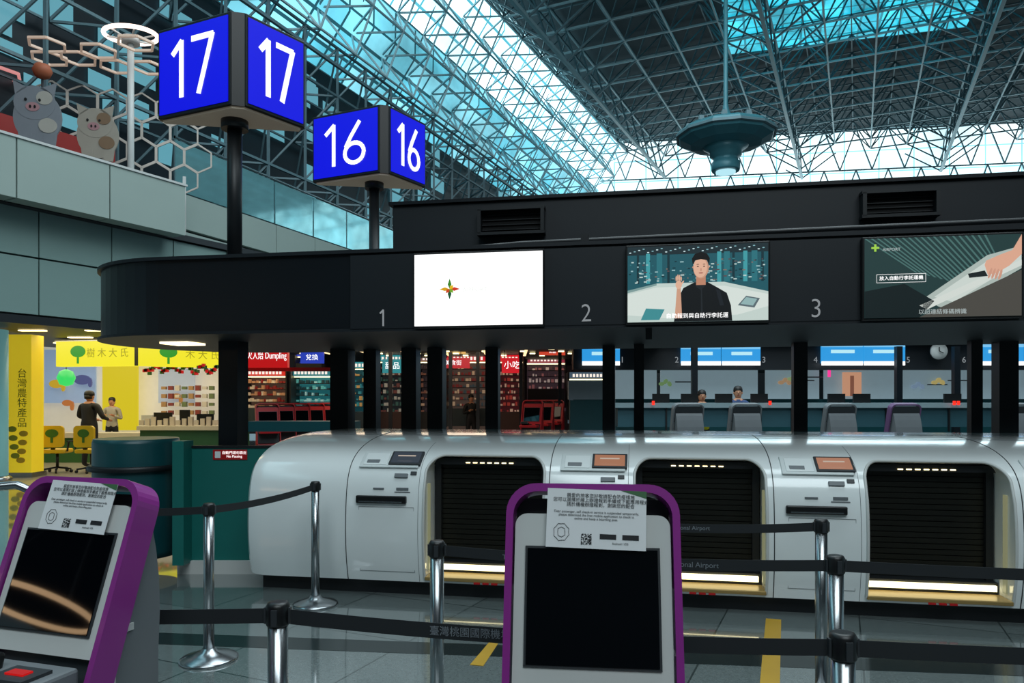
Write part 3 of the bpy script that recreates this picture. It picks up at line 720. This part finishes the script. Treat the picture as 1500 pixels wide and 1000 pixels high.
lathe(SH,'green_globe_lamp',[(.02,-.2),(.14,-.16),(.2,0),(.14,.15),(.02,.2)],lit('gg','#34d060',1.1),loc=wq(97,553,17.5),n=20)
tube(SH,'globe_cord',[wq(97,545,17.5),wq(97,495,17.5)],.01,dark)
PB=empty('banner_pillar',(px_to_x(27,15),15,0))
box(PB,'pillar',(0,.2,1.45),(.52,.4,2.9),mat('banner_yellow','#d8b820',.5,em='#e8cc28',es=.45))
text(PB,'banner_text','台\n灣\n農\n特\n產\n品',(.08,-.01,1.6),.2,mat('banner_txt','#7c8a2a',.5),ext=.002)
for k in range(8): extr(PB,'fruit_patch_%d'%k,ell(.10*(-1)**k*(.5+.1*k),.35+.09*k,.09,.06,12),'y',-.012-.001*k,-.002,mat('fruit%d'%(k%2),('#d8aa2a','#a8a830')[k%2],.5))
box(PB,'base',(0,.2,.05),(.6,.48,.1),steel)
PB2=empty('white_column',(px_to_x(-6,14),14,0));cyl(PB2,'shaft',(0,0,0),.2,2.9,mat('cool_col','#6fa8ac',.4,em='#7fc0c4',es=.3));lathe(PB2,'foot',[(.26,0),(.26,.1),(.2,.14)],steel)
def chair(x,y,rz):
    G=empty('office_chair',(x,y,0),rz)
    box(G,'seat',(0,0,.47),(.48,.46,.09),yellow,bev=.03)
    extr(G,'backrest',rrect(-.23,.56,.23,1.02,.08),'y',-.26,-.2,yellow)
    extr(G,'tree_print',ell(0,.86,.13,.09,16),'y',-.27,-.262,mat('treegreen','#2f6a26',.6));box(G,'trunk_print',(0,-.266,.72),(.05,.008,.12),mat('treegreen','#2f6a26',.6))
    box(G,'spine',(0,-.2,.52),(.08,.04,.2),black)
    cyl(G,'gas_lift',(0,0,.1),.03,.34,black)
    for k in range(5):
        a=k*2*math.pi/5;bars('leg_%d'%k,[((0,0,.12),(.28*math.cos(a),.28*math.sin(a),.08))],.025,black,G)
        lathe(G,'castor_%d'%k,[(.012,-.02),(.034,-.018),(.034,.018),(.012,.02)],black,loc=(.28*math.cos(a),.28*math.sin(a),.036),rot=(R(90),0,a),n=14)
    bars('armrests',[((-.26,-.15,.47),(-.28,-.12,.68)),((-.28,-.2,.68),(-.28,.12,.68)),((.26,-.15,.47),(.28,-.12,.68)),((.28,-.2,.68),(.28,.12,.68))],.02,black,G)
chair(px_to_x(84,16),16,.15);chair(px_to_x(134,16),16,-.1)
# ---------------------------------------------------------------- people
def person(x,y,z0,rz,top,pants,h=1.7,arms='down',long=False,wide=1):
    G=empty('person',(x,y,z0),rz);s=h/1.7;G.scale=(s*wide,s*wide,s)
    V=[(0,0,.94),(0,.01,1.08),(0,0,1.25),(0,0,1.40),(0,0,1.50)];Rr=[(.15,.11),(.135,.10),(.165,.11),(.11,.08),(.052,.055)]
    E=[(0,1),(1,2),(2,3),(3,4)];tips=[]
    for sd in(-1,1):
        b=len(V);V+=[(sd*.17,0,1.39)];Rr+=[(.062,.062)];E.append((3,b))
        if arms=='down': pts=[(sd*.22,.01,1.12),(sd*.23,-.05,.88)]
        elif arms=='fwd': pts=[(sd*.27,-.03,1.14),(sd*.16,-.27,1.08)]
        else: pts=[(sd*.24,.0,1.13),(sd*.12,-.24,1.22)]
        V+=pts;Rr+=[(.050,.050),(.034,.034)];E+=[(b,b+1),(b+1,b+2)];tips.append((Vector(pts[0]),Vector(pts[1])))
        b=len(V);V+=[(sd*.09,0,.88),(sd*.10,-.01,.48),(sd*.10,.02,.09),(sd*.11,-.13,.04)];Rr+=[(.088,.09),(.06,.062),(.042,.045),(.035,.03)]
        E+=[(0,b),(b,b+1),(b+1,b+2),(b+2,b+3)]
    me=bpy.data.meshes.new('body');me.from_pydata(V,E,[]);o=link(bpy.data.objects.new('clothed_body',me),G)
    md=o.modifiers.new('s','SKIN')
    if not me.skin_vertices: me.skin_vertices.new()
    for i,r in enumerate(Rr): me.skin_vertices[0].data[i].radius=r
    me.skin_vertices[0].data[0].use_root=True
    md2=o.modifiers.new('u','SUBSURF');md2.levels=2;md2.render_levels=2
    bake(o)
    for m in(top,pants,black,skin): o.data.materials.append(m)
    for p in o.data.polygons:
        z=p.center.z;p.use_smooth=True
        p.material_index=3 if z>1.45 else (0 if (z>.93 or abs(p.center.x)>.17) else (1 if z>.1 else 2))
    for a,w in tips:
        d=(w-a).normalized();sidev=d.cross(Vector((0,0,1)));sidev=sidev.normalized() if sidev.length>.1 else Vector((0,1,0))
        if arms=='down': sidev=Vector((0,1,0))
        bars('palm',[(w-d*.01,w+d*.085)],.032,skin,G,n=6)
        for k,l in enumerate((.06,.075,.07,.055)):
            r0=w+d*.08+sidev*(-.027+.018*k);r1=r0+d*l*.5;dd=(d+Vector((0,0,-.5))).normalized();bars('finger_%d'%k,[(r0,r1),(r1,r1+dd*l*.5)],.009,skin,G,n=6)
        r0=w+d*.02-sidev*.03;bars('thumb',[(r0,r0+d*.035-sidev*.03),(r0+d*.035-sidev*.03,r0+d*.065-sidev*.032)],.010,skin,G,n=6)
    hd=empty('head',(0,-.01,1.595),0,G)
    lathe(hd,'skull',[(.01,-.115),(.045,-.105),(.062,-.07),(.074,-.02),(.078,.03),(.070,.075),(.045,.105),(.01,.115)],skin,n=24)
    lathe(hd,'nose',[(.013,-.02),(.008,.03)],skin,loc=(0,-.078,-.01),n=8)
    for sd in(-1,1):
        lathe(hd,'eye',[(.002,-.006),(.009,0),(.002,.006)],black,loc=(sd*.028,-.072,.01),n=8)
        lathe(hd,'ear',[(.004,-.028),(.014,0),(.004,.028)],skin,loc=(sd*.078,0,-.005),n=8)
    box(hd,'mouth',(0,-.066,-.055),(.04,.01,.008),redm)
    lathe(hd,'hair',[(.085,.0),(.089,.04),(.080,.085),(.05,.118),(.01,.126)],hairm,loc=(0,.012,.01),n=24)
    lathe(hd,'hair_back',[(.04,-.13 if long else -.06),(.07,-.05),(.075,.03)],hairm,loc=(0,.03,0),n=20)
    return G
jk=mat('dark_jacket','#17181b',.7);bl=mat('dark_trousers','#15161c',.7);bs=mat('blue_shirt','#2c4470',.7);ys_=mat('hivis_yellow','#c9c21e',.6)
person(px_to_x(131,17),17,0,R(165),jk,bl,1.76,'fwd',wide=1.2)
person(px_to_x(170,19.6),19.4,0,R(10),mat('grey_top','#a8a294',.7),bl,1.62,'hold')
person(px_to_x(690,23),23,0,R(20),jk,bl,1.72,'hold')
person(px_to_x(1028,15.6),15.6,.0,R(0),ys_,bl,1.76,'fwd',long=True)
person(px_to_x(1081,15.6),15.6,.0,R(-10),bs,bl,1.84,'hold')
# ---------------------------------------------------------------- red kiosks + mid shops
for k,px in enumerate((392,416,439,461,482)): kiosk(px_to_x(px,15+.7*k),15+.7*k,R(-28),name='ticket_machine',detail=False,sc=1.1,trim=redm,bez=redm,bod=redm)
for k,px in enumerate((780,797,812)): kiosk(px_to_x(px,17+k),17+k,R(20),name='ticket_machine',detail=False,sc=1.15,trim=redm,bez=redm,bod=redm)
RS=empty('restaurant_front')
sbox(RS,'red_sign',357,421,507,538,16,.15,Lred);text(RS,'red_sign_text','火人焙 Dumpling',(px_to_x(391,16),15.98,py_to_z(521,16)),.2,Lwhite,ext=.002,sx=.6)
sbox(RS,'red_canopy',330,500,538,543,16.2,.3,redm)
sbox(RS,'counter',362,520,617,632,13.6,.5,teald)
sbox(RS,'far_wall',340,900,495,635,31,.1,mat('midb','#1c1b1d',.6,em='#3a2c2c',es=.10))
units=[(352,420,541,600,22,'#5a4438','#c02018',('#c89060','#8a2018','#e0c8a0')),(424,486,541,603,20,'#2a7880','#1c6a70',('#5ab0b0','#1a3a40','#a0d0d0')),
(430,474,512,534,24,'#1c2a80','#2438b0',('#8090e0','#203090','#c0c8f0')),(508,540,530,605,22,'#1d5058','#207a80',('#3a9098','#123a40','#d0a060')),
(552,594,520,605,24,'#262a2c','#207a80',('#3a5a50','#70403a','#b0a898')),(612,650,520,605,26,'#30282a','#705048',('#8a5a48','#403438','#c8a080')),
(652,716,520,600,25,'#5a4a42','#b02028',('#c8a888','#7a2a28','#3a4a50')),(728,768,520,605,24,'#4a1c20','#c01420',('#b04038','#d8b098','#3a2022')),
(770,830,522,572,27,'#44343a','#802838',('#a86868','#d8c0b8','#503a40')),(832,900,545,590,24,'#5a6670','#3a4a58',('#98a4ac','#c8d0d4','#485460'))]
random.seed(5)
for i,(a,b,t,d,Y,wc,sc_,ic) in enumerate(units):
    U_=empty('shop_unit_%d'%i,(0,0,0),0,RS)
    sbox(U_,'back',a,b,t,d+30,Y,.1,mat('ub%d'%i,wc,.6,em=wc,es=.4))  # lit look of the back wall put in as emission
    sbox(U_,'sign',a+3,b-3,t,t+9,Y-.6,.1,lit('us%d'%i,sc_,1.2))
    k=0;px=a+7
    while px<b-8:
        sbox(U_,'sign_glyph_%d'%k,px,px+3,t+2.5,t+7,Y-.64,.02,lit('usl','#f4e8dc',1.1));px+=5;k+=1
    sbox(U_,'light_line',a+2,b-2,t+10,t+11.4,Y-.5,.05,Lwarm)
    sbox(U_,'side_l',a,a+2,t,d+25,Y-.8,.9,dark);sbox(U_,'side_r',b-2,b,t,d+25,Y-.8,.9,dark)
    sbox(U_,'counter',a+3,b-3,d-2,d+24,Y-1.4,.5,mat('uc%d'%(i%3),('#2a3a40','#4a3430','#3a3a3c')[i%3],.4))
    rows=[[],[],[]];py=t+17
    while py<d-4:
        px=a+5
        sbox(U_,'shelf',a+3,b-3,py+3,py+3.8,Y-.3,.25,dgrey)
        while px<b-5:
            w=1.5+random.random()*3;hh=2+random.random()*4
            x,_,z=wq(px+w/2,py+3-hh/2,Y-.3);rows[random.randrange(3)].append(((x,Y-.25,z),(w*Y/F,.12,hh*Y/F)));px+=w+.8+random.random()*2
        py+=9
    for q_ in range(3):
        if rows[q_]: boxes(U_,'goods_%d'%q_,rows[q_],mat('ug%d_%d'%(i,q_),ic[q_],.5,em=ic[q_],es=.3))  # goods glow in their own colour to read as lit
# hanging signboards over the concourse
for i,(a,b,t,d,Y,c,tx) in enumerate([(640,688,524,539,20,'#b01c28','美食街'),(560,590,526,546,19.5,'#1c7a80','甜品'),(735,765,524,546,20.5,'#c01824','小吃'),(440,474,515,532,21,'#2038a8','兌換'),(655,682,508,518,22,'#d8a860','CAFE'),(790,828,510,520,22,'#c0402c','餐廳')]):
    HG=empty('hanging_signboard_%d'%i,(0,0,0),0,RS)
    sbox(HG,'board',a,b,t,d,Y,.08,lit('hs%d'%i,c,1.1));x,_,z=wq((a+b)/2,(t+d)/2,Y)
    text(HG,'lettering',tx,(x,Y-.01,z),(d-t)*.55*Y/F,Lwhite,ext=.002)
    bars('hangers',[((x-.2,Y+.04,z),(x-.2,Y+.04,3.0)),((x+.2,Y+.04,z),(x+.2,Y+.04,3.0))],.012,dark,HG)
boxes(RS,'cafe_tables',[((px_to_x(p,18.5),18.5,.74),(.6,.6,.03)) for p in(600,640,675,705,750)]+[((px_to_x(p,18.5),18.5,.37),(.06,.06,.74)) for p in(600,640,675,705,750)],white2)
boxes(RS,'stools',[((px_to_x(p,18.2),18.2,.5),(.3,.3,.05)) for p in range(590,770,14)]+[((px_to_x(p,18.2),18.2,.25),(.04,.04,.5)) for p in range(590,770,14)],redm)
boxes(RS,'poles',[((px_to_x(p,19),19,1.4),(.09,.09,2.8)) for p in(572,660,700,763,820)],dark)
boxes(RS,'downlights',[((px_to_x(360+14*k,20+k%4),20+k%4,2.95),(.16,.16,.03)) for k in range(36)],Lwarm)
boxes(RS,'linear_lights',[((px_to_x(470+60*k,21),21,2.94),(.08,4,.02)) for k in range(6)],lit('lin','#ffd8a0',1.6))
fromdata('soffit',[(-7,14,3.0),(3,14,3.0),(6,32,3.0),(-7,32,3.0)],[(0,1,2,3)],dgrey,RS)
# ---------------------------------------------------------------- far counter row
FC=empty('far_checkin_counter_row')
sbox(FC,'fascia',840,1640,494,541,18,.5,canopy2)
for i,(a,b) in enumerate([(853,908),(998,1056),(1058,1114),(1204,1264),(1266,1326),(1435,1500)]):
    t=506 if i<3 else 503
    sbox(FC,'flight_display_%d'%i,a,b,t,532,17.9,.08,Lscr);sbox(FC,'display_band_%d'%i,a+14,b-12,t+9,t+14,17.85,.03,Lcy)
    sbox(FC,'display_head_%d'%i,a,b,t,t+5,17.86,.03,lit('dh','#7cc4f0',1));sbox(FC,'display_foot_%d'%i,a,b,529,535,17.8,.03,Lwhite)
for px,t in((912,'1'),(992,'2'),(1120,'3'),(1196,'4'),(1332,'5'),(1414,'6')): text(FC,'num_'+t,t,(px_to_x(px,17.9),17.95,py_to_z(527,17.9)),.2,Lnum)
lathe(FC,'wall_clock',[(.02,0),(.20,0),(.20,.05),(.02,.05)],white2,loc=wq(1376,514,17.7),rot=(R(-90),0,0))
bars('clock_hands',[(wq(1376,514,17.66),wq(1376,508,17.66)),(wq(1376,514,17.66),wq(1382,517,17.66))],.012,black,FC)
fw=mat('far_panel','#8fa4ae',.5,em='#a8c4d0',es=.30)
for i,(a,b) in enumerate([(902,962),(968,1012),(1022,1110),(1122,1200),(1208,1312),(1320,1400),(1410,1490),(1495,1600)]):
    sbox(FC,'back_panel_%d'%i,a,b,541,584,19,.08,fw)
for i,(px,py,c) in enumerate([(975,562,'#6a8a5a'),(1150,560,'#a88a6a'),(1163,555,'#8aa070'),(1345,566,'#7890a8'),(1375,560,'#b8a86a')]):
    x,y,z=wq(px,py,18.9)
    for t_ in range(3): extr(FC,'map_mark_%d_%d'%(i,t_),ell(x+.1*t_-.1,z+.06*(t_%2),.07,.05,9,tilt=t_),'y',18.88,18.95,lit('mm%d'%i,c,.7))
    box(FC,'map_text_%d'%i,(x+.5,18.92,z+.05),(.5,.04,.03),grey)
sbox(FC,'warm_poster',1235,1262,545,580,18.8,.05,lit('wp','#d8a080',.7));sbox(FC,'warm_poster_tower',1246,1251,550,580,18.77,.03,lit('wpt','#8a5a48',.7));sbox(FC,'pink_neon',1213,1217,538,552,18.7,.03,lit('pn','#e83a90',1.2))
sbox(FC,'lower_wall',840,1640,584,640,19.2,.1,teald)
sbox(FC,'desk_row',905,1640,596,625,14.6,.6,mat('desk_teal','#2c5560',.5))
sbox(FC,'desk_top',900,1640,590,597,14.5,.8,mat('desk_top','#8ba0a6',.4))
boxes(FC,'desk_joints',[((px_to_x(p,14.57),14.57,1.2),(.03,.04,.5)) for p in range(930,1640,46)],dark)
sbox(FC,'desk_white',833,900,558,585,17.2,.3,mat('dw','#7c8a92',.5));sbox(FC,'desk_white_low',835,905,586,632,17.2,.3,teald)
boxes(FC,'desk_monitors',[((px_to_x(p,14.9),14.9,py_to_z(586,14.9)),(.34,.05,.26)) for p in(968,1010,1060,1112,1225,1262,1395,1470)],black)
boxes(FC,'red_leds',[((px_to_x(p,14.4),14.4,py_to_z(590,14.4)),(.05,.02,.08)) for p in(957,1128,1175,1398,1404,1482)],lit('rled','#ff2a1a',1.5))
boxes(FC,'poles',[((px_to_x(p,17),17,1.4),(.13,.13,2.8)) for p in(1017,1316,1400)],canopy)
for k,px in enumerate((1006,1090,1228,1322,1480)):
    kiosk(px_to_x(px,11.2),11.2,R(172+k),name='self_checkin_kiosk',detail=False,sc=1.12,trim=mat('muted_magenta','#6a4a74',.4) if k==3 else grey)
fromdata('soffit_far',[(1,17.5,3.02),(30,17.5,3.02),(30,40,3.02),(5,40,3.02)],[(0,1,2,3)],dgrey,FC)
tube(None,'rounded_handrail',[(-3.95,5.2,.0),(-3.95,5.2,.85),(-3.88,5.22,.95),(-3.55,5.3,.97),(-3.42,5.33,.9),(-3.4,5.33,.0)],.03,steel)
# ---------------------------------------------------------------- lights
def area(name,loc,sx,sy,e,col,rot=(0,0,0)):
    l=bpy.data.lights.new(name,'AREA');l.shape='RECTANGLE';l.size=sx;l.size_y=sy;l.energy=e;l.color=col
    o=bpy.data.objects.new(name,l);o.location=loc;o.rotation_euler=rot;return link(o)
area('overhead_fill_lamp',(3,9,15.8),14,14,2600,(.80,.95,1))  # area light added out of view below the deck, simulating skylights
area('rear_fill_lamp',(2,-7,14.5),12,8,1500,(.84,.96,1),(R(48),0,0))  # fill light added behind the camera for the island's front faces
area('shop_ceiling_lamp',(-9.5,17.2,2.9),5,4,160,(1,.86,.62))
area('restaurant_lamp',(-3,18,2.9),5,4,120,(1,.8,.6))
area('far_counter_lamp',(8,15.5,4.5),12,2,110,(.8,.95,1))
w=bpy.data.worlds.new('sky');S.world=w;w.use_nodes=True
bg=w.node_tree.nodes['Background'];bg.inputs[0].default_value=(.42,.66,.76,1);bg.inputs[1].default_value=.45
cam=bpy.data.cameras.new('camera');co=link(bpy.data.objects.new('camera',cam))
co.location=(0,0,H);co.rotation_euler=(R(90),0,0);cam.sensor_width=36;cam.lens=F/1500*36;cam.shift_y=85/1500;cam.clip_end=300
S.camera=co
